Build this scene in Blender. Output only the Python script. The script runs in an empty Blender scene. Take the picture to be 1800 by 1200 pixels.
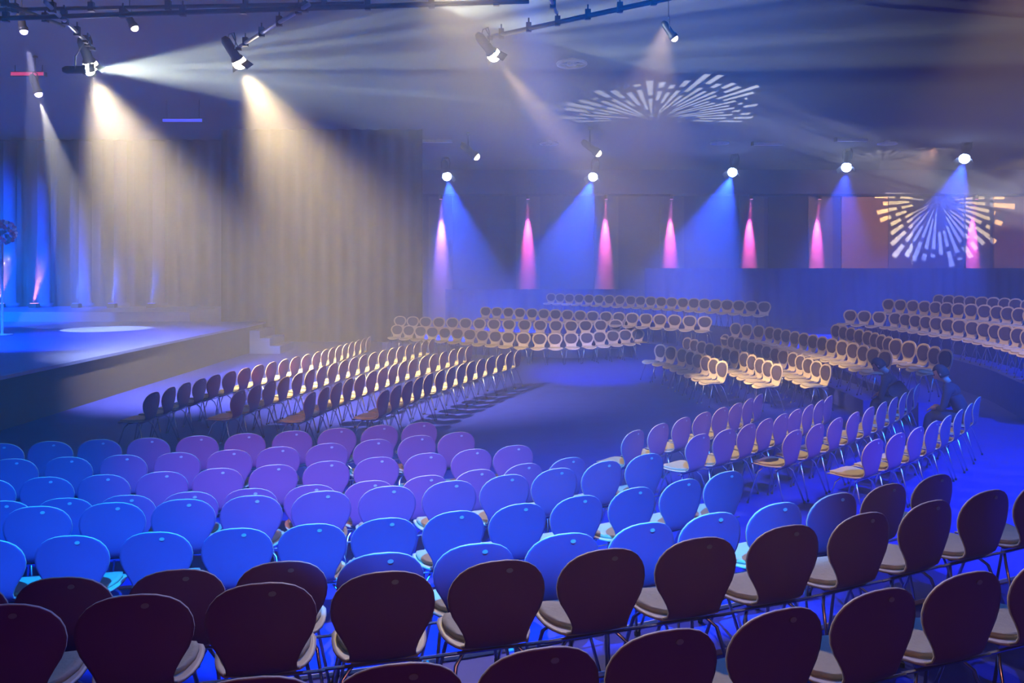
import bpy, bmesh, math, random
from mathutils import Vector, Matrix
random.seed(7)
PI = math.pi
C = bpy.context.scene.collection
sc = bpy.context.scene

# ------------------------------------------------------------------ camera
H, F, CX, HY = 2.6, 1400.0, 900.0, 476.0          # eye height, focal length in px (of 1800), centre x, horizon y
cam = bpy.data.cameras.new('camera'); co = bpy.data.objects.new('camera', cam); C.objects.link(co)
co.location = (0, 0, H); co.rotation_euler = (PI/2, 0, 0)
cam.sensor_width = 36; cam.lens = 36*F/1800; cam.shift_y = -(600-HY)/1800
cam.clip_start = .05; cam.clip_end = 200
sc.camera = co
sc.view_settings.view_transform = 'Standard'; sc.view_settings.look = 'None'
sc.view_settings.gamma = 1; sc.view_settings.use_curve_mapping = False
sc.view_settings.exposure = 0.0
sc.cycles.use_denoising = True
sc.cycles.max_bounces = 4; sc.cycles.diffuse_bounces = 2; sc.cycles.glossy_bounces = 2
sc.cycles.transmission_bounces = 2; sc.cycles.volume_bounces = 0
sc.cycles.sample_clamp_indirect = 4; sc.cycles.sample_clamp_direct = 0
sc.cycles.caustics_reflective = False; sc.cycles.caustics_refractive = False
w = bpy.data.worlds.new('world'); sc.world = w; w.use_nodes = True
w.node_tree.nodes['Background'].inputs[0].default_value = (.02, .03, .10, 1)
w.node_tree.nodes['Background'].inputs[1].default_value = .05

def at(px, y, zz):                                  # point on the horizontal plane z=zz seen in the photo at px, y
    Y = F*(H-zz)/(y-HY)
    return Vector(((px-CX)/F*Y, Y, zz))
def atY(px, y, Y): return Vector(((px-CX)/F*Y, Y, H-(y-HY)/F*Y))

# ------------------------------------------------------------------ lights
ZC_ = 7.8                                           # ceiling height
def gobo(L, build):
    L.use_nodes = True; nt = L.node_tree; N = nt.nodes; K = nt.links
    em = N['Emission']
    tc = N.new('ShaderNodeTexCoord'); sp = N.new('ShaderNodeSeparateXYZ'); K.new(tc.outputs['Normal'], sp.inputs[0])
    def m(op, a, b=None, c=None):
        n = N.new('ShaderNodeMath'); n.operation = op
        for i, v in enumerate((a, b, c)):
            if v is None: continue
            if isinstance(v, (int, float)): n.inputs[i].default_value = v
            else: K.new(v, n.inputs[i])
        return n.outputs[0]
    zz = m('ABSOLUTE', sp.outputs[2])
    u = m('DIVIDE', sp.outputs[0], zz); v = m('DIVIDE', sp.outputs[1], zz)
    build(N, K, m, u, v, em)
def rnd(N, K, x, seed):
    n = N.new('ShaderNodeTexWhiteNoise'); n.noise_dimensions = '2D'
    c = N.new('ShaderNodeCombineXYZ'); K.new(x, c.inputs[0]); c.inputs[1].default_value = seed
    K.new(c.outputs[0], n.inputs['Vector']); return n.outputs['Value']
def keystone(S, T, zc):                             # squares up a pattern thrown aslant on the ceiling plane z = zc
    S = Vector(S); m3 = (Vector(T)-S).to_track_quat('-Z', 'Y').to_matrix()
    def warp(m, u, v):
        d = [m('SUBTRACT', m('ADD', m('MULTIPLY', u, m3[i][0]), m('MULTIPLY', v, m3[i][1])), m3[i][2]) for i in range(3)]
        t = m('DIVIDE', zc-S.z, m('MAXIMUM', d[2], .001))
        return m('ADD', m('MULTIPLY', d[0], t), S.x), m('MULTIPLY', m('ADD', m('MULTIPLY', d[1], t), S.y), -1.0)
    return warp
def star(su, sv, n, half=1, yellow=False, v0=0, u0=0, warp=None):          # radiating bars of light, upper or lower half
    def b(N, K, m, u, v, em):
        if warp: u, v = warp(m, u, v)
        a = m('DIVIDE', m('SUBTRACT', u, u0), su); c = m('DIVIDE', m('SUBTRACT', v, v0), sv)
        r = m('SQRT', m('ADD', m('MULTIPLY', a, a), m('MULTIPLY', c, c)))
        ang = m('ARCTAN2', c, a)
        t = m('MULTIPLY', m('ADD', m('DIVIDE', ang, 2*PI), .5), n)
        idx = m('FLOOR', t); fr = m('ABSOLUTE', m('SUBTRACT', m('SUBTRACT', t, idx), .5))
        bar = m('LESS_THAN', fr, .26)
        r1 = m('ADD', m('MULTIPLY', rnd(N, K, idx, 1.5), .3), .7)
        r0 = m('MULTIPLY', rnd(N, K, idx, 4.5), .35)
        gap0 = m('ADD', m('MULTIPLY', rnd(N, K, idx, 7.5), .25), .5)
        ing = m('MULTIPLY', m('GREATER_THAN', r, gap0), m('LESS_THAN', r, m('ADD', gap0, .07)))
        on = m('MULTIPLY', m('MULTIPLY', bar, m('LESS_THAN', r, r1)), m('MULTIPLY', m('GREATER_THAN', r, m('ADD', r0, .12)), m('SUBTRACT', 1.0, ing)))
        hf = m('GREATER_THAN', m('MULTIPLY', c, half), -.06)
        on = m('MULTIPLY', on, hf)
        if yellow:
            side = m('MULTIPLY', m('ABSOLUTE', m('DIVIDE', a, m('MAXIMUM', r, .01))), 1.0)
            mx = N.new('ShaderNodeMix'); mx.data_type = 'RGBA'
            K.new(m('SUBTRACT', m('MULTIPLY', side, 2.2), .9), mx.inputs[0])
            mx.clamp_factor = True
            mx.inputs[6].default_value = (.75, .85, 1, 1); mx.inputs[7].default_value = (1, .75, .3, 1)
            K.new(mx.outputs[2], em.inputs[0])
        K.new(on, em.inputs[1])
    return b
def streaks(N, K, m, u, v, em):                     # soft bars across a projector beam
    n = N.new('ShaderNodeTexNoise'); n.noise_dimensions = '1D'; n.inputs['Scale'].default_value = 38; n.inputs['Detail'].default_value = 2
    K.new(m('ADD', v, m('MULTIPLY', u, .18)), n.inputs['W'])
    k = m('MULTIPLY', m('SUBTRACT', n.outputs[0], .33), 3.4)
    k = m('MAXIMUM', m('MINIMUM', k, 1.35), .18)
    K.new(k, em.inputs[1])
def shutter(vcut, side, ucut=9, vtop=9):                            # profile spot with one straight shutter edge
    def b(N, K, m, u, v, em):
        tilt = m('MULTIPLY', m('MAXIMUM', m('MULTIPLY', u, -1.0), 0.0), .25)
        k = m('MULTIPLY', m('SUBTRACT', m('SUBTRACT', m('MULTIPLY', v, side), tilt), vcut), 45)
        k2 = m('MAXIMUM', m('MINIMUM', m('MULTIPLY', m('SUBTRACT', ucut, u), 12), 1.0), 0.0)
        k3 = m('MAXIMUM', m('MINIMUM', m('MULTIPLY', m('SUBTRACT', vtop, v), 7), 1.0), 0.0)
        K.new(m('MULTIPLY', m('MULTIPLY', m('MAXIMUM', m('MINIMUM', k, 1.0), 0.0), k2), k3), em.inputs[1])
    return b

def spot(loc, target, color, power, ang, blend=.3, radius=.06, gb=None, rot=None, name='spot_light'):
    L = bpy.data.lights.new(name, 'SPOT'); L.color = color; L.energy = power
    L.spot_size = math.radians(ang); L.spot_blend = blend; L.shadow_soft_size = radius
    o = bpy.data.objects.new(name, L); C.objects.link(o)
    d = Vector(target)-Vector(loc)
    o.location = loc; o.rotation_euler = d.to_track_quat('-Z', 'Y').to_euler()
    if rot: o.rotation_euler = rot
    if gb: gobo(L, gb)
    return o
BLUE = (.006, .12, 1.0); WARM = (1, .72, .42); WHITE = (.86, 1, .96); PINK = (1, .12, .55); VIO = (.5, .3, 1)

L1 = Vector((-6.77, 12.9, 5.80)); L2 = Vector((-4.38, 12.9, 5.86)); L3 = Vector((-.27, 12.3, 5.82))
# the three profile lamps on the rig and the wide projector beam
spot(L1+Vector((-.05, .06, -.06)), (-6.5, 17.2, 0.9), (1, .80, .50), 27000, 64, 1, .10)
spot(L1+Vector((.26, -.40, -.04)), (L1.x+13, L1.y+5.5, L1.z+1.5), (.86, 1, .84), 30000, 29, .10, .04, streaks)
spot(L2+Vector((.06, .04, -.05)), (-2.3, 16.2, .4), (1, .76, .40), 19000, 68, 1, .10)
spot(L3+Vector((.08, .02, -.04)), (4.6, 15.5, 1.0), (1, .70, .36), 9000, 24, .9, .08)
# blue house spots near the far wall
BL = [((787, 318), 36, (-1.6, 33, 0)), ((1040, 318), 36, (1.2, 32, 0)), ((1285, 310), 35, (6.4, 31, 0)),
      ((1487, 302), 33.5, (11.8, 30, 0)), ((1693, 287), 32, (14.5, 29, 0))]
for i, (p, Y, tg) in enumerate(BL):
    spot(atY(p[0], p[1], Y), tg, (.02, .08, 1), (42000, 46000, 46000, 15000, 26000)[i], 46, .5, .08)
# blue wash from unseen overhead spots, shuttered off the nearest rows
spot((.3, -1.0, 7.4), (-1.2, 6.8, .8), (.002, .20, 1), 33000, 66, .3, .05, shutter(-.216, 1, .36, .19), name='blue_wash_light')
spot((8.6, 3.0, 7.4), (5.0, 9.6, .5), BLUE, 9000, 44, .6, .08, name='blue_wash_light')
spot((0, 11, 7.4), (2.2, 20.5, 0), BLUE, 22000, 20, .7, .1, name='blue_wash_light')
spot((13, 9, 7.4), (11.5, 18, 0), BLUE, 11000, 80, .7, .1, name='blue_wash_light')
spot((9, 5.5, 7.4), (7.5, 8.0, 0), BLUE, 13000, 70, .7, .1, name='blue_wash_light')
spot((-14, 15, 7.4), (-11.2, 19.5, .9), BLUE, 26000, 46, .7, .1, name='blue_wash_light')
spot((-20, 20, 7.4), (-20.5, 29, 2), BLUE, 40000, 60, .6, .1, name='blue_wash_light')
spot((1.6, 8.5, 7.4), (.6, 4.0, 0), BLUE, 2200, 60, .7, .1, name='blue_wash_light')
spot((-14, 15.5, 7.4), (-17.0, 25, 2.4), (.01, .22, 1), 80000, 30, .8, .1, name='blue_wash_light')
# unseen fill added: mauve on the backs further in, dim red on the nearest
spot((-1.5, 0, 7.4), (-1.6, 9.4, .5), (1, .42, .3), 4600, 30, .9, .1, name='mauve_fill_light')
spot((5.5, 2, 7.4), (2.8, 9.6, .5), (1, .42, .62), 1500, 30, .9, .1, name='mauve_fill_light')
spot((1.5, -4.5, 6.0), (1.0, 3.6, 1.0), (1, .30, .22), 300, 60, .8, .5, name='near_back_fill_light')
spot((-11, 9, 7.4), (-8.0, 20, 5.4), (1, .80, .80), 5000, 52, .9, .1, name='haze_fill_light')  # unseen lamp added to brighten the haze at upper left
# warm unseen spots added from the front to brighten the seats
spot((-1.0, 11.0, 7.0), (0.6, 4.6, .6), (1, .78, .40), 2500, 38, .9, .1, name='seat_fill_light')
spot((-1.5, 11.5, 7.3), (3.8, 9.2, .5), (1, .76, .40), 3600, 44, .9, .1, name='seat_fill_light')
spot((3, 15.5, 7.4), (2.5, 24.0, .8), (1, .70, .42), 4200, 54, .8, .1, name='seat_fill_light')
spot((6.5, 9.0, 7.4), (9.8, 18.5, .8), (1, .68, .42), 5200, 44, .8, .1, name='seat_fill_light')
spot((16, 30, 7.2), (17.5, 41.8, 4), (1, .5, .3), 4000, 50, .8, .1, name='panel_fill_light')  # pair of unseen warm spots added to lift the far wall panels
spot((24, 30, 7.2), (26.5, 41.8, 4), (1, .45, .3), 2000, 50, .8, .1, name='panel_fill_light')
spot((-12.7, 21.45, 7.15), (-11.9, 23.3, .9), (1, .95, .8), 15000, 21, .15, .03, name='stage_spot_light')
spot((-9.35, 15.4, 6.9), (-14.6, 26.0, .9), (.7, .7, 1), 12000, 13, .15, .03, name='stage_spot_light')
# star patterns projected on the ceiling and far wall
SP0, SP1 = (20.0, 18.0, 1.4), (5.0, 24.2, ZC_)
spot(SP0, SP1, (.85, .9, 1), 130000, 44, .05, .01, star(3.5, 6.9, 54, 1, v0=-27.4, u0=4.8, warp=keystone(SP0, SP1, ZC_)), name='star_projector_light')
spot((20.0, 28.0, 7.2), (22.4, 41.9, 6.3), (.9, .9, 1), 60000, 40, .05, .01, star(.28, .27, 44, -1, True), name='star_projector_light')
spot((17.6, 35.0, 2.9), (17.6, 35, 8), (.9, .85, .8), 1500, 110, .05, .01, star(.6, 1.0, 40, 1, v0=-.6), rot=(PI, 0, 0), name='star_projector_light')

# ------------------------------------------------------------------ materials
def mat(name, col, rough=.6, metal=0, emit=None, es=0, spec=.5, noise=0, nscale=8, bump=0, coat=0):
    m = bpy.data.materials.new(name); m.use_nodes = True
    nt = m.node_tree; b = nt.nodes['Principled BSDF']
    b.inputs['Base Color'].default_value = (*col, 1); b.inputs['Roughness'].default_value = rough
    b.inputs['Metallic'].default_value = metal; b.inputs['Specular IOR Level'].default_value = spec
    b.inputs['Coat Weight'].default_value = coat
    if emit: b.inputs['Emission Color'].default_value = (*emit, 1); b.inputs['Emission Strength'].default_value = es
    if noise or bump:
        tc = nt.nodes.new('ShaderNodeTexCoord'); n = nt.nodes.new('ShaderNodeTexNoise'); n.inputs['Scale'].default_value = nscale
        n.inputs['Detail'].default_value = 4
        nt.links.new(tc.outputs['Object'], n.inputs['Vector'])
        if noise:
            r = nt.nodes.new('ShaderNodeMix'); r.data_type = 'RGBA'
            r.inputs[6].default_value = (*[c*(1-noise) for c in col], 1); r.inputs[7].default_value = (*[min(1, c*(1+noise)) for c in col], 1)
            nt.links.new(n.outputs[0], r.inputs[0]); nt.links.new(r.outputs[2], b.inputs['Base Color'])
        if bump:
            bp = nt.nodes.new('ShaderNodeBump'); bp.inputs['Strength'].default_value = bump; bp.inputs['Distance'].default_value = .02
            nt.links.new(n.outputs[0], bp.inputs['Height']); nt.links.new(bp.outputs[0], b.inputs['Normal'])
    return m
M = dict(
    maroon=mat('maroon_shell', (.20, .055, .165), .42, noise=.12, nscale=5),
    beige=mat('beige_shell', (.60, .49, .32), .5, noise=.06, nscale=6),
    pad=mat('aubergine_pad', (.07, .05, .07), .85, noise=.2, nscale=30, bump=.2),
    cushion=mat('beige_cushion', (.48, .39, .22), .85, noise=.1, nscale=40, bump=.2),
    chrome=mat('chrome_tube', (.75, .75, .78), .25, 1),
    rubber=mat('rubber', (.03, .03, .03), .8),
    badge=mat('badge_plastic', (.32, .3, .36), .4),
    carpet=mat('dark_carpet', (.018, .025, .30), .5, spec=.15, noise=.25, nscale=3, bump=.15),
    platform=mat('platform_carpet', (.03, .04, .34), .5, spec=.2, noise=.2, nscale=6, bump=.1),
    nosing=mat('pale_nosing', (.6, .52, .4), .5),
    ceil=mat('ceiling_paint', (.13, .13, .14), .9, noise=.1, nscale=.5),
    wall=mat('dark_wall', (.09, .10, .24), .8, noise=.15, nscale=1),
    panel=mat('peach_panel', (.50, .33, .26), .8, noise=.1, nscale=1.5),
    drape=mat('black_drape', (.022, .022, .025), .9, noise=.15, nscale=4),
    greydrape=mat('grey_drape', (.035, .045, .10), .9, noise=.15, nscale=4),
    blueskirt=mat('blue_drape', (.04, .06, .30), .9, noise=.15, nscale=4),
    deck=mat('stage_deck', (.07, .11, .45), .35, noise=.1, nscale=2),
    black=mat('black_metal', (.03, .03, .035), .5, .3),
    steel=mat('aluminium_tube', (.55, .55, .58), .35, .9),
    white=mat('white_paint', (.75, .73, .75), .5),
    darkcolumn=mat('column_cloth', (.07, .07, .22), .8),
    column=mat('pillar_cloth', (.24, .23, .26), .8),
)
def emat(name, c, s): return mat(name, (.1, .1, .1), .5, emit=c, es=s)
M['warmlens'] = emat('warm_lens', (1, .86, .62), 60)
M['whitelens'] = emat('white_lens', (.95, 1, 1), 70)
M['bluelens'] = emat('blue_lens', (.35, .5, 1), 40)
M['dimlens'] = emat('dim_lens', (1, .85, .7), 5)
M['violens'] = emat('violet_lens', (.6, .5, 1), 6)
M['bluebar'] = emat('blue_led', (.02, .04, 1), 1.6)
M['redbar'] = emat('red_led', (1, .05, .25), .8)
M['pinklens'] = emat('pink_lens', (1, .3, .7), 3)

# ------------------------------------------------------------------ mesh helpers
def link(name, bm, m, parent=None, smooth=False, mats=None):
    me = bpy.data.meshes.new(name); bm.to_mesh(me); bm.free()
    for x in (mats or [m]): me.materials.append(x)
    if smooth:
        for p in me.polygons: p.use_smooth = True
    o = bpy.data.objects.new(name, me); C.objects.link(o)
    if parent: o.parent = parent
    return o
def box(bm, a, b):
    a = Vector(a); b = Vector(b)
    r = bmesh.ops.create_cube(bm, size=1)
    bmesh.ops.scale(bm, vec=(b-a), verts=r['verts']); bmesh.ops.translate(bm, vec=(a+b)/2, verts=r['verts']); return r['verts']
def tube(bm, pts, r, n=8, cap=True):
    pts = [Vector(p) for p in pts]; rings = []
    rr = r if isinstance(r, (list, tuple)) else [r]*len(pts)
    for i, p in enumerate(pts):
        d = (pts[min(i+1, len(pts)-1)]-pts[max(i-1, 0)]).normalized()
        u = d.orthogonal().normalized() if i == 0 else (u-d*u.dot(d)).normalized()
        v = d.cross(u)
        rings.append([bm.verts.new(p+(u*math.cos(2*PI*k/n)+v*math.sin(2*PI*k/n))*rr[i]) for k in range(n)])
    for a, b in zip(rings, rings[1:]):
        for k in range(n): bm.faces.new((a[k], a[(k+1) % n], b[(k+1) % n], b[k]))
    if cap: bm.faces.new(rings[0][::-1]); bm.faces.new(rings[-1])
def new(): return bmesh.new()
def empty(name, loc, rz=0):
    o = bpy.data.objects.new(name, None); C.objects.link(o); o.location = loc; o.rotation_euler = (0, 0, rz); o.empty_display_size = .1; return o
def tag(o, label=None, cat=None, group=None, kind=None):
    if label: o['label'] = label
    if cat: o['category'] = cat
    if group: o['group'] = group
    if kind: o['kind'] = kind
    return o

# ------------------------------------------------------------------ the room
def struct(name, bm, m, label, cat):
    o = link(name, bm, m); tag(o, label, cat, kind='structure'); return o
XL, XR, YB, YF, ZC = -22.0, 33.0, -9.0, 42.0, 7.8
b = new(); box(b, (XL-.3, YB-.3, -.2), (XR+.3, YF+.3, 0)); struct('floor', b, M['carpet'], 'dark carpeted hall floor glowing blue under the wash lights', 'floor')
b = new(); box(b, (XL-.3, YB-.3, ZC), (XR+.3, YF+.3, ZC+.2)); struct('ceiling', b, M['ceil'], 'dark flat ceiling above the hall with the projected star', 'ceiling')
b = new(); box(b, (XL, YF, 0), (XR, YF+.3, ZC)); wf = struct('wall_far', b, M['wall'], 'far dark wall behind the raised seats with pink uplights', 'wall')
b = new(); box(b, (XL-.3, YB, 0), (XL, YF, ZC)); struct('wall_left', b, M['wall'], 'dark side wall beyond the stage', 'wall')
b = new(); box(b, (XR, YB, 0), (XR+.3, YF, ZC)); struct('wall_right', b, M['wall'], 'dark side wall beyond the right seats', 'wall')
b = new(); box(b, (XL, YB-.3, 0), (XR, YB, ZC)); struct('wall_back', b, M['wall'], 'dark rear wall behind the viewer', 'wall')
# panels and pilasters of the far wall (pieces of the wall)
def wallpiece(name, px0, px1, z0, z1, m, d=.12, label=None):
    x0 = (px0-CX)/F*YF; x1 = (px1-CX)/F*YF
    b = new(); box(b, (x0, YF-d, z0), (x1, YF, z1)); o = link(name, b, m, wf)
    if label: o['label'] = label
    return o
for i, (a, c) in enumerate(((1350, 1422), (1478, 1560), (1745, 1815))):
    wallpiece('panel', a, c, .1, 6.5, M['panel'] if i else M['greydrape'], label='peach wall panel' if i else 'grey wall panel')
wallpiece('soffit', 745, 2000, 6.55, ZC-.02, M['wall'], 1.2, 'dark soffit over the far wall')
for px in (775, 928, 1065, 1180, 1320, 1440, 1580, 1715): wallpiece('pilaster', px-21, px+21, .02, 6.5, M['column'], .2, 'pale pilaster lit pink from above')

# ------------------------------------------------------------------ drapes
def drape(name, x0, x1, Y, z0, z1, m, label, fold=.45, amp=.09, cat='curtain', dx=None):
    b = new(); n = max(8, int(abs(x1-x0)/fold*8)); prev = None
    for i in range(n+1):
        t = i/n; x = x0+(x1-x0)*t; s = abs(x1-x0)*t
        y = Y+amp*math.sin(2*PI*s/fold)+amp*.4*math.sin(2*PI*s/fold*.37+1)
        a = b.verts.new((x, y, z0)); c = b.verts.new((x, y, z1)); a2 = b.verts.new((x, y+.03, z0)); c2 = b.verts.new((x, y+.03, z1))
        if prev:
            p = prev; b.faces.new((p[0], a, c, p[1])); b.faces.new((p[3], c2, a2, p[2])); b.faces.new((p[1], c, c2, p[3])); b.faces.new((p[2], a2, a, p[0]))
        prev = (a, c, a2, c2)
    o = link(name, b, m, smooth=True); tag(o, label, cat); return o
drape('masking_drape', -10.6, -3.25, 29.0, 0.02, ZC-.05, M['drape'], 'tall black drape masking the corner right of the stage', .5, .1)
drape('backdrop_drape', -21.8, -10.7, 31.3, 0.02, ZC-.05, M['greydrape'], 'grey backdrop drape hanging behind the stage', .6, .12)
drape('parapet_drape', -3.1, 5.9, 37.0, .02, 1.75, M['blueskirt'], 'low dark blue cloth parapet left of the tall one by the far wall', .5, .06, 'parapet')
drape('parapet_drape', 6.0, 26.0, 36.0, .02, 2.72, M['blueskirt'], 'tall dark blue cloth parapet below the pink pilasters and peach panels', .5, .06, 'parapet')

# ------------------------------------------------------------------ stage
st = empty('stage', (-14, 18, 0)); tag(st, 'long raised stage with glossy blue-lit deck at the left', 'stage')
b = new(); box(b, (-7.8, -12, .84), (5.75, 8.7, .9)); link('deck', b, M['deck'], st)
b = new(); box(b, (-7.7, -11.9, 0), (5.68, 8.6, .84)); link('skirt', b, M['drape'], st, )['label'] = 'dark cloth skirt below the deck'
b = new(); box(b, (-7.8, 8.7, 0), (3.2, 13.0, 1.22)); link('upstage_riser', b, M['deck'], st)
for k in range(3):
    b = new(); box(b, (5.76+k*.32, 7.0, 0), (6.08+k*.32, 8.6, .72-k*.24)); link('step', b, M['deck'], st)

# lit pillars at the back of the stage
for i, (px, col) in enumerate(((12, 'v'), (72, 'v'), (145, 'b'), (207, 'b'), (275, 'b'))):
    X = (px-CX)/F*30.2
    t = empty('fabric_column', (X, 30.4, 1.222))
    tag(t, ['pale column at the left picture edge behind the flower ball', 'pale column glowing violet, second of five behind the stage', 'pale column glowing blue, middle one of five behind the stage',
            'pale column glowing brightest blue, fourth of five behind the stage', 'pale column glowing blue nearest the black masking drape'][i], 'column', 'lit columns behind the stage')
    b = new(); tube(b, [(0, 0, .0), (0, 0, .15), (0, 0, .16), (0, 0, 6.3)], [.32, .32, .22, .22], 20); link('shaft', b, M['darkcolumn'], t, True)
    b = new(); box(b, (-.14, -.75, .0), (.14, -.5, .16)); f = link('uplight', b, M['black'], t)
    b = new(); box(b, (-.11, -.72, .16), (.11, -.53, .175)); link('lens', b, M['bluebar'] if col == 'b' else M['pinklens'], f)
    spot((X, 29.75, 1.45), (X, 30.3, 2.9), (.06, .14, 1) if col == 'b' else (1, .35, 1), 40000 if i != 1 else 60000, 18, .8, .05, name='uplight')

# pink downlights along the far wall
for i, px in enumerate((775, 928, 1065, 1180, 1320, 1440, 1715)):
    X = (px-CX)/F*41.5
    t = empty('wall_downlight', (X, 41.42, 6.55))
    tag(t, 'pink downlight under the soffit, %s along the far wall' % ['first', 'second', 'third', 'fourth', 'fifth', 'sixth', 'last'][i], 'light', 'pink downlights at the far wall')
    b = new(); tube(b, [(0, 0, 0), (0, 0, -.02), (0, 0, -.03), (0, 0, -.22)], [.12, .12, .09, .09], 14); link('housing', b, M['black'], t)
    b = new(); tube(b, [(0, 0, -.22), (0, 0, -.23)], .08, 14); link('lens', b, M['pinklens'], t)
    spot((X, 41.52, 6.28), (X, 41.76, 4.4), PINK if i else (.6, .25, 1), 22000, 17, 1, .05, name='downlight')

# ------------------------------------------------------------------ haze
b = new(); box(b, (XL+.02, YB+.02, .003), (XR-.02, YF-.01, ZC-.01))
hm = bpy.data.materials.new('haze'); hm.use_nodes = True
nt = hm.node_tree; nt.nodes.remove(nt.nodes['Principled BSDF'])
vs = nt.nodes.new('ShaderNodeVolumeScatter'); vs.inputs['Color'].default_value = (.95, .95, .95, 1)
vs.inputs['Density'].default_value = .018; vs.inputs['Anisotropy'].default_value = .25
nt.links.new(vs.outputs[0], nt.nodes['Material Output'].inputs['Volume'])
hz = link('haze', b, hm); tag(hz, 'thin theatrical haze filling the whole hall', 'haze', kind='stuff')

# ------------------------------------------------------------------ chair
BP = [(-.255, .85, .035), (-.253, .842, .085), (-.250, .825, .132), (-.246, .80, .168), (-.241, .765, .196), (-.236, .73, .211), (-.231, .69, .217),
      (-.227, .65, .212), (-.223, .61, .197), (-.219, .57, .172), (-.214, .53, .150), (-.207, .495, .138), (-.192, .465, .138), (-.165, .447, .150)]
SP = [(-.165, .447, .150), (-.13, .440, .168), (-.08, .436, .190), (-.02, .434, .204), (.05, .437, .210), (.11, .441, .208), (.16, .438, .192), (.20, .428, .165), (.225, .414, .125), (.238, .402, .06)]
def sheet(prof, th, curve, nx=8, front=0, back=1, inset=0):
    b = new(); A = []; B = []
    for i, (y, z, hw) in enumerate(prof):
        p0 = Vector((0, *prof[max(i-1, 0)][:2])); p1 = Vector((0, *prof[min(i+1, len(prof)-1)][:2]))
        d = (p1-p0).normalized(); nrm = Vector((0, -d.z, d.y))      # rotated: points to the sitter
        if nrm.y+nrm.z < 0: nrm = -nrm
        ra, rb = [], []
        for k in range(nx+1):
            s = -1+2*k/nx; s = math.sin(s*PI/2); x = s*hw
            c = curve*(x/.21)**2
            p = Vector((x, y, z))+nrm*c
            ra.append(b.verts.new(p+nrm*th/2)); rb.append(b.verts.new(p-nrm*th/2))
        A.append(ra); B.append(rb)
    def f(vs, mi):
        fc = b.faces.new(vs); fc.material_index = mi; fc.smooth = True
    for i in range(len(prof)-1):
        for k in range(nx):
            f((A[i][k], A[i+1][k], A[i+1][k+1], A[i][k+1]), front); f((B[i][k], B[i][k+1], B[i+1][k+1], B[i+1][k]), back)
        f((A[i][0], B[i][0], B[i+1][0], A[i+1][0]), front); f((A[i][nx], A[i+1][nx], B[i+1][nx], B[i][nx]), front)
    for k in range(nx):
        f((A[0][k], A[0][k+1], B[0][k+1], B[0][k]), front); f((A[-1][k], B[-1][k], B[-1][k+1], A[-1][k+1]), front)
    bmesh.ops.recalc_face_normals(b, faces=b.faces)
    return b
def me_of(o): return o.data
def make_chair():
    t = empty('shell_chair', (0, 0, 0))
    link('backrest', sheet(BP, .011, .022), None, t, mats=[M['beige'], M['maroon']])
    pp = [(-.240, .815, .05), (-.236, .80, .10), (-.231, .765, .145), (-.226, .72, .166), (-.221, .68, .169), (-.216, .635, .158), (-.211, .59, .132), (-.206, .555, .09), (-.203, .54, .04)]
    link('back_pad', sheet(pp, .012, .022, 6), None, t, mats=[M['pad'], M['pad']])
    link('seat', sheet(SP, .011, .012), None, t, mats=[M['beige'], M['maroon']])
    cp = [(-.12, .455, .06), (-.10, .455, .11), (-.05, .452, .155), (.03, .453, .182), (.10, .458, .185), (.155, .455, .165), (.19, .447, .125), (.205, .438, .06)]
    link('seat_cushion', sheet(cp, .022, .010, 6), None, t, mats=[M['cushion'], M['cushion']])
    b = new(); tube(b, [(0, -.02, .400), (0, -.02, .432)], .07, 12); box(b, (-.13, -.10, .405), (.13, -.08, .42)); box(b, (-.13, .06, .405), (.13, .08, .42)); link('under_frame', b, M['chrome'], t)
    for sx in (-1, 1):
        for (y0, y1) in ((-.09, -.24), (.07, .20)):
            b = new(); tube(b, [(sx*.05, y0*.5, .408), (sx*.12, y0, .405), (sx*.165, y0+(y1-y0)*.25, .36), (sx*.225, y1, .012)], .0095, 6)
            leg = link('leg', b, M['chrome'], t, True)
            b = new(); tube(b, [(sx*.2265, y1, .0), (sx*.2255, y1, .025)], .013, 6); link('foot', b, M['rubber'], leg)
    b = new(); tube(b, [(-.248, -.135, .42), (.248, -.135, .42)], .008, 6); link('linking_bar', b, M['chrome'], t)
    b = new(); tube(b, [(.03, -.2565, .805), (.03, -.2540, .805)], .010, 12); bmesh.ops.scale(b, vec=(1.5, 1, 1), verts=b.verts); bg = link('number_badge', b, M['badge'], t)
    return t
chair0 = make_chair(); used = [False]
chair0_children = list(chair0.children)
def dup(root):
    r = root.copy(); C.objects.link(r)
    for ch in chair0_children:
        c = ch.copy(); C.objects.link(c); c.parent = r
        for g in ch.children:
            d = g.copy(); C.objects.link(d); d.parent = c
    return r
pending = []
def row(points, group, look, where, face=1, toward=None, jitter=.03):
    """points: 3D base points in order; chairs face perpendicular to the row"""
    n = len(points)
    for i, p in enumerate(points):
        a = points[max(i-1, 0)]; c = points[min(i+1, n-1)]
        if i in (0, n-1) and n > 3:
            a = points[max(i-2, 0)]; c = points[min(i+2, n-1)]
        t = (c-a); t.z = 0; t.normalize()
        f = Vector((-t.y, t.x, 0))*face
        if toward: f = (f*(1-toward[2])+(Vector((toward[0], toward[1], 0))-Vector((p.x, p.y, 0))).normalized()*toward[2]).normalized()
        rz = math.atan2(-f.x, f.y)+random.uniform(-jitter, jitter)
        pending.append((p, rz, group, look, where, i, n))
def pts(lst, ztop, tier):                         # (px, y) of the chair tops in the photo
    out = []
    for px, y in lst:
        q = at(px, y, ztop); q.z = tier; out.append(q)
    return out
def setback(P, face=1, d=.25):                      # back top sits behind the chair's origin
    n = len(P); o = []
    for i, p in enumerate(P):
        a = P[max(i-1, 0)]; c = P[min(i+1, n-1)]; t = (c-a); t.z = 0; t.normalize(); f = Vector((-t.y, t.x, 0))*face
        o.append(p+f*d)
    return o
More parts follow.
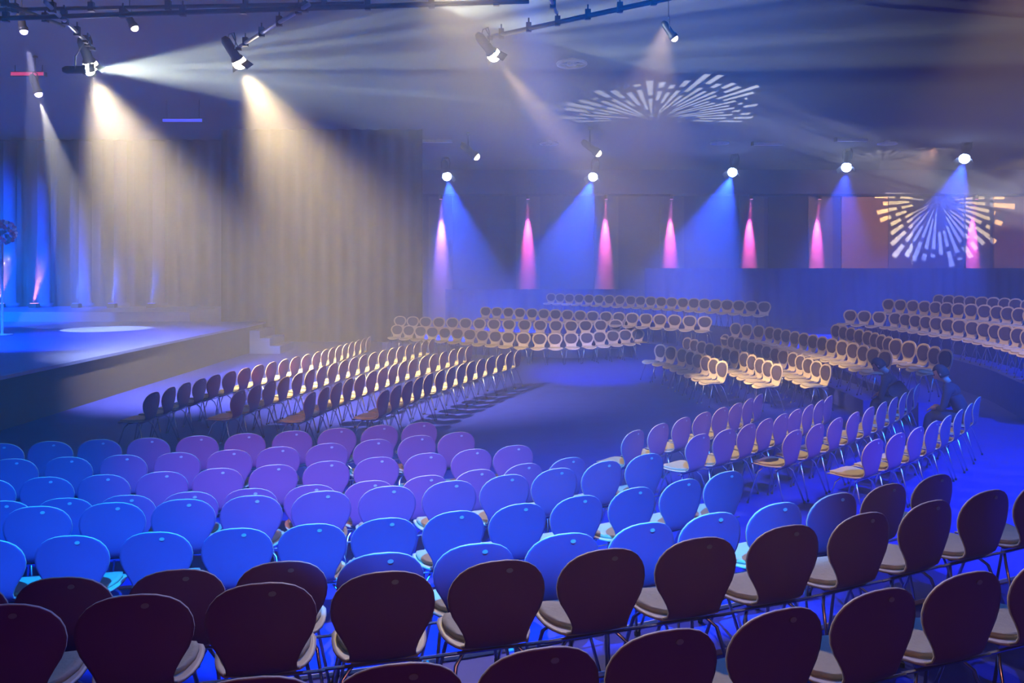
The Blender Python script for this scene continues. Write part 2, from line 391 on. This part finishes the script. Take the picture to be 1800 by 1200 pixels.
def resample(P, pitch):
    L = [0]
    for a, c in zip(P, P[1:]): L.append(L[-1]+(c-a).length)
    n = max(1, round(L[-1]/pitch)); out = []
    for k in range(n+1):
        s = L[-1]*k/n; j = 0
        while j < len(L)-2 and L[j+1] < s: j += 1
        u = (s-L[j])/(L[j+1]-L[j]); out.append(P[j].lerp(P[j+1], u))
    return out
def smooth(P, k=1):
    for _ in range(k):
        P = [P[0]]+[(P[i-1]+P[i]*2+P[i+1])/4 for i in range(1, len(P)-1)]+[P[-1]]
    return P

TOP = .85
rows_near = {
 'A': (.51, [(440, 1190), (705, 1166), (950, 1140), (1178, 1110), (1375, 1070), (1550, 1035), (1708, 1005), (1850, 978)]),
 'B': (.51, [(0, 1062), (230, 1048), (458, 1023), (680, 1005), (878, 985), (1062, 966), (1233, 945), (1390, 924), (1522, 902), (1637, 880), (1740, 861), (1835, 845)]),
 'C': (.36, [(-90, 1024), (108, 1015), (305, 1002), (498, 986), (670, 972), (840, 955), (995, 938), (1135, 919), (1255, 901), (1370, 884), (1472, 867), (1562, 851), (1648, 834)]),
 'D': (.15, [(-25, 948), (122, 940), (275, 935), (415, 928), (550, 921), (677, 911), (800, 898), (915, 886), (1018, 871), (1118, 857), (1202, 843), (1280, 828)]),
 'E': (.15, [(-70, 897), (60, 889), (195, 883), (320, 877), (440, 871), (562, 863), (685, 854), (795, 845), (890, 835), (980, 823), (1063, 811), (1140, 797)]),
 'F': (0, [(0, 880), (110, 875), (220, 870), (330, 864), (440, 858), (545, 852), (650, 845), (750, 836), (840, 825), (920, 815), (1000, 804)]),
 'G': (0, [(-25, 842), (78, 838), (182, 834), (283, 829), (381, 822), (480, 817), (573, 810), (664, 803), (750, 796), (832, 789), (906, 782)]),
 'H': (0, [(20, 806), (118, 803), (216, 799), (312, 795), (402, 790), (490, 785), (575, 779), (660, 772), (734, 765), (805, 759)]),
 'I': (0, [(0, 779), (85, 775), (172, 772), (258, 769), (345, 766), (430, 761), (515, 757), (594, 752), (668, 747), (738, 742)]),
 'R1': (0, [(1540, 772), (1582, 761), (1617, 750), (1645, 740), (1668, 730), (1690, 720), (1708, 709), (1722, 697)]),
 'R2': (0, [(1398, 756), (1440, 745), (1473, 734), (1505, 724), (1532, 715), (1555, 706), (1575, 698), (1592, 690), (1605, 682), (1615, 674)]),
 'R3': (0, [(1230, 763), (1280, 755), (1318, 745), (1350, 735), (1378, 727), (1402, 719), (1425, 711), (1445, 703), (1460, 695)]),
 'R4': (0, [(1118, 756), (1163, 744), (1203, 733), (1240, 724), (1272, 716), (1298, 708), (1320, 700), (1337, 692)]),
}
WHERE = {'A': 'from left in the cropped bottom row', 'B': 'from left in the second row from bottom', 'C': 'from left in the third row from bottom',
 'D': 'from left in the fourth row from bottom', 'E': 'from left in the fifth row from bottom', 'F': 'from left in the sixth row from bottom', 'G': 'from left in the seventh row from bottom',
 'H': 'from left in the eighth row from bottom', 'I': 'from left in the ninth row from bottom', 'R1': 'from left in the row beside right aisle', 'R2': 'from left in row two from right aisle',
 'R3': 'from left in row three from right aisle', 'R4': 'from left in row four from right aisle'}
LOOK = {'A': 'dark maroon shell chair', 'B': 'maroon shell chair, beige seat', 'C': 'half blue-lit shell chair'}
P3 = {}
for k, (tier, lst) in rows_near.items():
    P = setback(smooth(pts(lst, tier+TOP, tier)), 1)
    P3[k] = P
    row(P, 'chairs '+WHERE[k], LOOK.get(k, 'blue-lit maroon shell chair' if k in 'DEF' else 'purple-lit maroon shell chair'), WHERE[k])
# chairs facing the stage in the left block: seat line given
def seats(lst, tier, pitch, zs=.45):
    P = []
    for px, y in lst: q = at(px, y, tier+zs); q.z = tier; P.append(q)
    return resample(P, pitch)
SB = {'S1': ([(242, 737), (300, 717), (353, 700), (427, 680), (540, 650), (634, 618)], 'nearest the stage'),
      'S2': ([(395, 733), (468, 707), (548, 680), (625, 655), (745, 622)], 'second from the stage'),
      'S3': ([(520, 737), (600, 703), (697, 668), (810, 636)], 'third from the stage'),
      'S4': ([(650, 732), (730, 697), (815, 668), (895, 645)], 'fourth from the stage')}
for k, (l, wh) in SB.items():
    row(seats(l, 0, .5), 'stage-facing chairs in the row '+wh, 'warm-lit brown shell chair', 'from left in the row '+wh)
FB = {'F1': (0, [(694, 593), (803, 601), (897, 609), (960, 612), (1035, 609), (1125, 602)], 'from left, lowest row, far centre block'),
      'F2': (.24, [(700, 577), (850, 583), (1000, 587), (1110, 584)], 'from left, second row up, far centre block'),
      'F3': (.46, [(850, 559), (935, 563), (1060, 570), (1235, 581)], 'from left, third row up, far centre block'),
      'F4': (.85, [(965, 533), (1100, 539), (1205, 545), (1338, 554)], 'from left, top row, far centre block'),
      'Q1': (0, [(1148, 635), (1187, 644), (1227, 660), (1252, 671)], 'from left, front row, middle right block'),
      'Q2': (0, [(1195, 620), (1240, 634), (1293, 652), (1347, 677)], 'from left, second row, middle right block'),
      'Q3': (0, [(1262, 613), (1320, 632), (1378, 652), (1432, 677)], 'from left, third row, middle right block'),
      'Q4': (.3, [(1283, 593), (1335, 600), (1403, 616), (1475, 635), (1537, 654)], 'from left, fourth row, middle right block'),
      'Q5': (.42, [(1455, 598), (1510, 613), (1553, 630), (1600, 641), (1640, 655)], 'from left, last row, middle right block'),
      'P1': (.62, [(1487, 569), (1563, 575), (1637, 586), (1709, 597), (1777, 611), (1850, 634)], 'from left, front row, far right block'),
      'P2': (.92, [(1553, 549), (1605, 553), (1656, 558), (1729, 565), (1840, 580)], 'from left, second row, far right block'),
      'P3': (1.05, [(1640, 541), (1729, 548), (1815, 556)], 'from left, rear row, far right block')}
FP = {}
for k, (tier, l, wh) in FB.items():
    P = seats(l, tier, .52); FP[k] = P
    row(P, 'chairs '+wh, 'chair with round pad', wh, -1, toward=(-1.5, 2.0, .55 if k[0] == 'F' else (.3 if k[0] == 'P' else .2)))
ORD = ['first', 'second', 'third', 'fourth', 'fifth', 'sixth', 'seventh', 'eighth', 'ninth', 'tenth', 'eleventh', 'twelfth', 'thirteenth', 'fourteenth',
       'fifteenth', 'sixteenth', 'seventeenth', 'eighteenth', 'nineteenth', 'twentieth', 'twenty-first', 'twenty-second', 'twenty-third', 'twenty-fourth', 'twenty-fifth', 'twenty-sixth']
print('chairs', len(pending))
for j, (p, rz, group, look, where, i, n) in enumerate(pending):
    o = chair0 if j == 0 else dup(chair0)
    o.location = p; o.rotation_euler = (0, 0, rz)
    pos = ORD[i] if i < n-1 else 'rightmost'
    lab = '%s, %s %s' % (look, pos, where); assert len(lab.split()) <= 16, lab
    tag(o, lab, 'chair', group)

# ------------------------------------------------------------------ platforms under the raised rows
def offset(P, d, face=1):
    return setback(P, face, d)
def extend(P, e):
    return [P[0]+(P[0]-P[1]).normalized()*e]+P+[P[-1]+(P[-1]-P[-2]).normalized()*e]
def slab(name, poly, z0, z1, m, label, cat='platform', nose=None):
    t = empty(name, (0, 0, 0)); tag(t, label, cat)
    b = new(); lo = [b.verts.new((p[0], p[1], z0)) for p in poly]; hi = [b.verts.new((p[0], p[1], z1)) for p in poly]
    b.faces.new(hi); b.faces.new(lo[::-1]); n = len(poly)
    for i in range(n): b.faces.new((lo[i], lo[(i+1) % n], hi[(i+1) % n], hi[i]))
    bmesh.ops.recalc_face_normals(b, faces=b.faces)
    link('deck', b, m, t)
    if nose:
        b = new(); tube(b, [(p[0], p[1], z1+.004) for p in nose], .018, 6); link('edge_nosing', b, M['nosing'], t)
    return t
def tier_poly(P, fwd, ext=1.5, back=[(6.5, -2.5), (-5, -2.5)]):
    E = offset(extend(P, ext), fwd); return [tuple(p[:2]) for p in E]+back, E
pl, E = tier_poly(P3['F'][:0] or P3['E'], .42, .35, [(6.5, -2.4), (-5, -2.4)]); slab('seating_platform', pl, .001, .15, M['platform'], 'lowest broad platform under the fourth and fifth rows', nose=E)
pl, E = tier_poly(P3['C'], .30, .5, [(6.4, -2.3), (-4.9, -2.3)]); slab('seating_platform', pl, .151, .36, M['platform'], 'middle platform step under the third row', nose=E)
pl, E = tier_poly(P3['B'], .27, .8, [(6.3, -2.2), (-4.8, -2.2)]); slab('seating_platform', pl, .361, .51, M['platform'], 'top platform step under the two nearest rows', nose=E)
def strip(P, front, back, e=.3):
    A = offset(extend(P, e), front, -1); B = offset(extend(P, e), -back, -1)
    return [tuple(p[:2]) for p in A]+[tuple(p[:2]) for p in B[::-1]], A
for k, z, lab in (('F2', .24, 'low riser under the second row of the far centre block'), ('F3', .46, 'riser under the third row of the far centre block'), ('F4', .85, 'high riser under the top row of the far centre block'),
                  ('Q4', .3, 'riser under the bright fourth row of the middle right block'), ('Q5', .42, 'riser under the last row of the middle right block'),
                  ('P1', .62, 'blue riser under the front row of the far right block'), ('P2', .92, 'riser under the second row of the far right block'), ('P3', 1.05, 'riser under the rear row of the far right block')):
    poly, A = strip(FP[k], .36, .30, .4)
    slab('row_riser', poly, .001, z, M['platform'], lab, nose=None)

# ------------------------------------------------------------------ rig
def pipe(p0, p1, label, r=.025, m='black', clamps=3, cat='pipe'):
    t = empty('rigging_pipe', p0); tag(t, label, cat, 'lighting rig pipes'); d = Vector(p1)-Vector(p0)
    b = new(); tube(b, [(0, 0, 0), d], r, 10); link('tube', b, M[m], t, True)
    for k in range(clamps):
        q = d*((k+.5)/clamps); b = new(); box(b, q-Vector((.04, .03, .05)), q+Vector((.04, .03, .09))); tube(b, [q+Vector((0, 0, .09)), q+Vector((0, 0, .16))], .012, 6)
        link('clamp', b, M['black'], t)
    return t
def truss(p0, p1, label, s=.26, r=.022, m='steel', bays=8):
    t = empty('lighting_truss', p0); tag(t, label, 'truss', 'lighting trusses'); d = Vector(p1)-Vector(p0)
    ax = d.normalized(); side = ax.cross(Vector((0, 0, 1))).normalized(); up = Vector((0, 0, 1))
    cn = [Vector((0, 0, 0)), up*s, side*s, side*s+up*s]
    for c in cn:
        b = new(); tube(b, [c, c+d], r, 8); link('chord', b, M[m], t, True)
    for k in range(bays):
        q0 = d*(k/bays); q1 = d*((k+1)/bays)
        b = new()
        for (a, c) in ((0, 1), (2, 3), (0, 2), (1, 3)):
            tube(b, [cn[a]+q0, cn[c]+q1] if k % 2 else [cn[c]+q0, cn[a]+q1], r*.5, 5)
        link('brace', b, M[m], t)
    for k in range(2):
        q = d*(.15+.7*k)+up*s; b = new(); tube(b, [q+Vector(p0)*0, Vector((q.x, q.y, ZC-.02-p0[2]))], .008, 5); link('hanging_wire', b, M['black'], t)
    return t
RZ = 6.2
def rz(px, y, z=RZ): return at2(px, y, z)
def at2(px, y, z):
    Y = F*(H-z)/(y-HY); return Vector(((px-CX)/F*Y, Y, z))
pipe(at2(-40, 34, RZ), at2(930, 2, RZ), 'long dark horizontal pipe crossing the top left', .035, 'black', 9)
pipe(at2(-40, 18, RZ+.3), at2(640, 6, RZ+.3), 'second dark horizontal pipe just above the long one', .03, 'black', 5)
pipe(at2(-30, -10, RZ+.15), at2(112, 46, RZ+.15), 'short dark diagonal pipe in the top left corner', .03, 'black', 2)
pipe(at2(80, 4, RZ), at2(163, 84, RZ), 'silver pipe above the leftmost bright lamp', .03, 'steel', 4)
pipe(at2(543, 8, RZ), at2(418, 84, RZ), 'silver pipe above the second bright lamp', .03, 'steel', 4)
pipe(at2(1180, -4, RZ), at2(858, 66, RZ), 'dark pipe slanting to the third lamp near the star', .035, 'black', 6)
pipe(at2(965, -8, RZ+.05), at2(978, 22, RZ+.05), 'short silver stub meeting the slanting dark pipe', .025, 'steel', 1)
def lamp(pos, target, top, lens, size, label, group='theatre lamps', ceil=False, extra=True, hang=None):
    pos = Vector(pos); d = (Vector(target)-pos).normalized(); s = size
    t = empty('stage_lamp', pos); tag(t, label, 'lamp', group)
    b = new(); tube(b, [-d*.02*s, -d*.12*s, -d*.16*s, -d*.50*s, -d*.58*s], [.125*s, .125*s, .095*s, .095*s, .05*s], 14); link('housing', b, M['black'], t, True)
    b = new(); bmesh.ops.create_icosphere(b, subdivisions=2, radius=(.14 if extra else .105)*s); bmesh.ops.translate(b, vec=-d*.02*s, verts=b.verts); ln = link('lens', b, M[lens], t, True)
    side = d.cross(Vector((0, 0, 1))).normalized(); c = -d*.3*s; up = Vector((0, 0, .32*s))
    b = new(); tube(b, [c+side*.12*s, c+side*.14*s+up*.6, c+side*.09*s+up, c-side*.09*s+up, c-side*.14*s+up*.6, c-side*.12*s], .012*s, 6); link('yoke', b, M['black'], t, True)
    h = Vector((c.x, c.y, top-pos.z)) if hang is None else Vector(hang)-pos
    b = new(); tube(b, [c+up, h], .014*s, 6); link('drop_rod', b, M['black'], t)
    b = new(); box(b, h-Vector((.05, .04, .06))*s, h+Vector((.05, .04, .0))*s); link('clamp', b, M['black'], t)
    if extra:
        for k, sg in enumerate((-1, 1)):
            b = new(); vv = side*sg*.13*s
            q = -d*.01*s
            e = vv+d*.12*s+side*sg*.11*s
            u2 = side.cross(d)*.10*s
            vs = [b.verts.new(x) for x in (q+vv+u2, q+vv-u2, e-u2, e+u2)]
            f = b.faces.new(vs); r = bmesh.ops.solidify(b, geom=[f], thickness=.004*s)
            link('barn_door', b, M['black'], t)
    return t
e = .05
lamp(L1-Vector((0, 0, 0))+Vector((-.05, -.0, .12)), (-6.4, 17, 0), RZ, 'warmlens', .8, 'leftmost bright warm lamp on the rig, over the stage', hang=at2(162, 83, RZ-.03))
lamp(L1+Vector((.15, -.42, -.05)), (L1.x+13, L1.y+5.5, L1.z+1.5), RZ, 'whitelens', .65, 'white projector lamp throwing the wide beam to the right', hang=at2(150, 71, RZ-.03))
lamp(L2+Vector((0, -.08, .08)), (-1.6, 16.5, .4), RZ, 'warmlens', .8, 'second bright warm lamp on the rig, pointing down right', hang=at2(419, 83.5, RZ-.03))
lamp(L3+Vector((0, -.08, .08)), (4.3, 16, 1.0), RZ, 'warmlens', .75, 'third warm lamp with a short narrow beam left of the star', hang=at2(862, 65, RZ-.03))
for i, (p, Y, tg) in enumerate(BL):
    v = atY(p[0], p[1], Y); d = (Vector(tg)-v).normalized()
    lamp(v-d*.22, tg, ZC-.02, 'bluelens', 1.5, ['blue spot lamp nearest the black drape', 'blue spot lamp second from the black drape', 'blue spot lamp, middle of the five by the far wall',
         'blue spot lamp beside the faint ceiling star', 'blue spot lamp above the wall star at right'][i], 'blue spot lamps near the far wall')
SM = [((237, 50), 20, 'dimlens', 'small white lamp between the two bright left lamps', (.9, 0, -1.6)), ((42, 56), 20, 'violens', 'small violet lamp in the top left corner', (.2, 0, -1)),
      ((68, 166), 21.5, 'violens', 'small pale lamp above the violet column', (.35, 0, -1)), ((1186, 68), 18, 'dimlens', 'small dim lamp above the big ceiling star', (.7, 0, -1)),
      ((692, 278), 32, 'dimlens', 'small dim lamp left of the first blue spot', (.8, 0, -1)), ((838, 276), 32, 'dimlens', 'small dim lamp between the first two blue spots', (1.2, 0, -1)),
      ((1052, 270), 32, 'dimlens', 'small dim lamp above the second blue spot', (1.3, 0, -1))]
for (p, Y, ln, lab, dv) in SM:
    v = atY(p[0], p[1], Y)
    if v.z > ZC-.9: Y = Y*(ZC-.95-H)/(v.z-H); v = atY(p[0], p[1], Y)
    lamp(v, v+Vector(dv), ZC-.02, ln, Y/22, lab, 'small ceiling lamps', extra=False)
    spot(v+Vector(dv).normalized()*.2, v+Vector(dv)*3, (1, .75, .5) if ln == 'dimlens' else (.5, .5, 1), 260, 16, .7, .05, name='small_lamp_light')
# LED battens above the stage
for (px0, px1, y, m, lab) in ((285, 356, 215, 'bluebar', 'blue glowing LED batten above the stage'), (18, 78, 134, 'redbar', 'short red glowing LED batten at upper left')):
    Y = 24 if y > 200 else 20
    if H+(HY-y)*Y/F > ZC-.3: Y = (ZC-.5-H)*F/(HY-y)
    a = atY(px0, y, Y); c = atY(px1, y, Y); t = empty('led_batten', a); tag(t, lab, 'light')
    b = new(); box(b, (0, 0, 0), (c.x-a.x, .12, .12)); link('housing', b, M['black'], t)
    b = new(); box(b, (.02, -.012, .02), (c.x-a.x-.02, -.001, .10)); link('light_strip', b, M[m], t)
    for k in (.1, .9):
        b = new(); tube(b, [((c.x-a.x)*k, .06, .12), ((c.x-a.x)*k, .06, ZC-.02-a.z)], .012, 6); link('hanging_rod', b, M['black'], t)
# ceiling fittings: pale rings and bars
for (px, y, kind, lab) in ((683, 248, 'r', 'pale ring fitting on the ceiling left of the first blue spot'), (768, 245, 'b', 'short pale bar fitting on the ceiling above the first blue spot'), (965, 248, 'r', 'pale ring fitting on the ceiling below the star'),
        (1265, 247, 'r', 'pale double ring fitting on the ceiling above the third blue spot'), (1350, 250, 'b', 'thin pale bar fitting on the ceiling right of the third blue spot'), (1497, 243, 'b', 'thin pale bar fitting on the ceiling above the faint star'), (1560, 248, 'r', 'pale ring fitting on the ceiling above the faint star'),
        (1005, 105, 'r', 'pale ring fitting on the ceiling above left of the star')):
    v = at2(px, y, ZC-.03)
    t = empty('ceiling_fitting', v); tag(t, lab, 'ceiling fitting', 'pale ceiling fittings')
    if kind == 'r':
        b = new(); n = 16
        tube(b, [(.35*math.cos(2*PI*k/n), .35*math.sin(2*PI*k/n), -.1) for k in range(n+1)], .04, 6, False); link('ring', b, M['white'], t)
        b = new(); tube(b, [(0, 0, .02), (0, 0, -.14)], .12, 10); tube(b, [(-.35, 0, -.1), (.35, 0, -.1)], .02, 5); link('hub', b, M['white'], t)
    else:
        b = new(); box(b, (-.6, -.08, -.12), (.6, .08, -.02)); link('bar', b, M['white'], t)
        b = new(); box(b, (-.66, -.1, -.14), (-.6, .1, .02)); link('end_cap', b, M['black'], t)

# ------------------------------------------------------------------ flower ball on a stand
fx = atY(4, 408, 21)
t = empty('flower_stand', (fx.x, fx.y, .9)); tag(t, 'round ball of pink and white flowers on a tall stand, left edge', 'flowers')
b = new(); tube(b, [(0, 0, 0), (0, 0, .04), (0, 0, .05), (0, 0, fx.z-.9-.1)], [.25, .25, .03, .03], 14); link('stand', b, M['white'], t, True)
cols = [mat('pink_petal', (.7, .15, .3), .7), mat('white_petal', (.75, .7, .7), .7), mat('red_petal', (.55, .06, .05), .7), mat('leaf', (.05, .12, .05), .7)]
for k in range(60):
    z = 1-2*(k+.5)/60; a = k*2.39996; r = math.sqrt(1-z*z)
    p = Vector((r*math.cos(a), r*math.sin(a), z))*.30+Vector((0, 0, fx.z-.9))
    b = new(); bmesh.ops.create_icosphere(b, subdivisions=1, radius=.065)
    for v in b.verts: v.co *= random.uniform(.7, 1.15); v.co += p
    link('flower' if k % 4 != 3 else 'leaf', b, cols[k % 4], t)

# ------------------------------------------------------------------ two seated people in dark clothes
skin = mat('skin', (.55, .30, .22), .6); cloth = [mat('navy_jacket', (.015, .018, .045), .85), mat('black_jacket', (.025, .025, .035), .85)]; hair = mat('dark_hair', (.03, .02, .02), .7); shoe = mat('black_shoe', (.02, .02, .02), .5)
def skinned(name, verts, edges, radii, m, parent, lv=2, root=0):
    me = bpy.data.meshes.new(name); me.from_pydata(verts, edges, []); me.materials.append(m)
    o = bpy.data.objects.new(name, me); C.objects.link(o); o.parent = parent
    md = o.modifiers.new('skin', 'SKIN'); md.use_smooth_shade = True
    for i, r in enumerate(radii): me.skin_vertices[0].data[i].radius = (r, r) if not isinstance(r, tuple) else r
    me.skin_vertices[0].data[root].use_root = True
    s = o.modifiers.new('sub', 'SUBSURF'); s.levels = lv; s.render_levels = lv
    return o
def person(loc, rz, lean, ci, label):
    t = empty('person', loc, rz); tag(t, label, 'person', 'seated people in dark clothes')
    L = lean; ch = .30*math.sin(L); cz = .30*math.cos(L)
    pel = Vector((0, -.08, .54)); wa = pel+Vector((0, .4*ch, .4*cz)); cst = pel+Vector((0, 1.15*ch, 1.1*cz)); sh = pel+Vector((0, 1.6*ch, 1.45*cz)); nk = sh+Vector((0, .03+.15*ch, .06)); hd = nk+Vector((0, .05, .06))
    V = [pel, wa, cst, sh, nk]; E = [(0, 1), (1, 2), (2, 3), (3, 4)]; R = [(.15, .12), (.135, .105), (.16, .115), (.12, .085), .05]
    hands = []
    for sx in (-1, 1):
        i = len(V); V += [pel+Vector((sx*.10, .04, -.01)), Vector((sx*.12, .36, .55)), Vector((sx*.12, .40, .30)), Vector((sx*.12, .38, .09)), Vector((sx*.13, .50, .04))]
        R += [.09, .07, .055, .042, .035]; E += [(0, i), (i, i+1), (i+1, i+2), (i+2, i+3), (i+3, i+4)]
        j = len(V); s2 = sh+Vector((sx*.17, 0, -.02)); el = s2+Vector((sx*.05, .06, -.27)); wr = Vector((sx*.10, .26, .66))
        V += [s2, el, wr]; R += [.062, .045, .032]; E += [(3, j), (j, j+1), (j+1, j+2)]; hands.append((sx, wr, (wr-el).normalized()))
    skinned('body', [tuple(v) for v in V], E, R, cloth[ci], t)
    for sx, wr, d in hands:
        d = Vector((-sx*.15, .9, -.2)).normalized()
        hv = [wr, wr+d*.05, wr+d*.085]; he = [(0, 1), (1, 2)]; hr = [.026, .034, .034]
        for f in range(4):
            o = Vector((1, 0, 0))*(-.03+.02*f); k = len(hv); ln = [.06, .07, .068, .052][f]
            hv += [wr+d*.09+o, wr+d*(.09+ln*.5)+o+Vector((0, 0, -.012)), wr+d*(.09+ln*.8)+o+Vector((0, 0, -.04))]; hr += [.010, .009, .008]; he += [(2, k), (k, k+1), (k+1, k+2)]
        k = len(hv); hv += [wr+d*.04+Vector((-sx*.035, 0, 0)), wr+d*.08+Vector((-sx*.05, 0, -.01))]; hr += [.012, .010]; he += [(1, k), (k, k+1)]
        skinned('hand', [tuple(v) for v in hv], he, hr, skin, t, 1)
        b = new(); r = bmesh.ops.create_uvsphere(b, u_segments=12, v_segments=8, radius=1); bmesh.ops.scale(b, vec=(.05, .13, .045), verts=b.verts); bmesh.ops.translate(b, vec=(sx*.13, .47, .047), verts=b.verts)
        link('shoe', b, shoe, t, True)
    # head with face
    rot = Matrix.Rotation(-lean*1.1, 4, 'X')
    b = new(); bmesh.ops.create_uvsphere(b, u_segments=24, v_segments=18, radius=1)
    for v in b.verts:
        x, y, z = v.co; w_ = 1-.25*max(0, -z); v.co = Vector((x*.075*w_, y*.095, z*.118))
        if y > .6 and abs(x) < .25 and -.35 < z < .05: v.co.y += .02
        if y > .5 and abs(abs(x)-.38) < .14 and abs(z-.08) < .14: v.co.y -= .006
    for sx in (-1, 1):
        q = bmesh.ops.create_uvsphere(b, u_segments=8, v_segments=6, radius=.02); bmesh.ops.scale(b, vec=(.5, .9, 1.5), verts=q['verts']); bmesh.ops.translate(b, vec=(sx*.077, -.005, -.005), verts=q['verts'])
    tube(b, [(0, -.01, -.06), (0, -.03, -.16)], .05, 12)
    head = link('head', b, skin, t, True); head.matrix_local = Matrix.Translation(hd+Vector((0, .02, .08))) @ rot
    b = new(); bmesh.ops.create_uvsphere(b, u_segments=24, v_segments=18, radius=1)
    bmesh.ops.delete(b, geom=[v for v in b.verts if v.co.y > .35 and v.co.z < .45 or v.co.z < -.55], context='VERTS')
    for v in b.verts: v.co = Vector((v.co.x*.086, v.co.y*.106-.006, v.co.z*.128+.004))
    bmesh.ops.solidify(b, geom=b.faces[:], thickness=.008)
    link('hair', b, hair, head, True)
    for sx in (-1, 1):
        b = new(); bmesh.ops.create_uvsphere(b, u_segments=10, v_segments=8, radius=.0115); bmesh.ops.translate(b, vec=(sx*.028, .083, .010), verts=b.verts); link('eye', b, shoe, head, True)
    b = new(); box(b, (-.022, .078, -.058), (.022, .086, -.050)); link('mouth', b, cols[2], head)
def chair_rz(P, i):
    a = P[max(i-1, 0)]; c = P[min(i+1, len(P)-1)]; tt = c-a; return math.atan2(tt.y, tt.x)
person(P3['R1'][-1]+Vector((0, 0, 0)), chair_rz(P3['R1'], 7), .42, 0, 'person in navy jacket seated leaning forward beside the right aisle')
person(P3['R2'][-1]+Vector((0, 0, 0)), chair_rz(P3['R2'], 9), .62, 1, 'person in black bent low at the end of row two from right aisle')
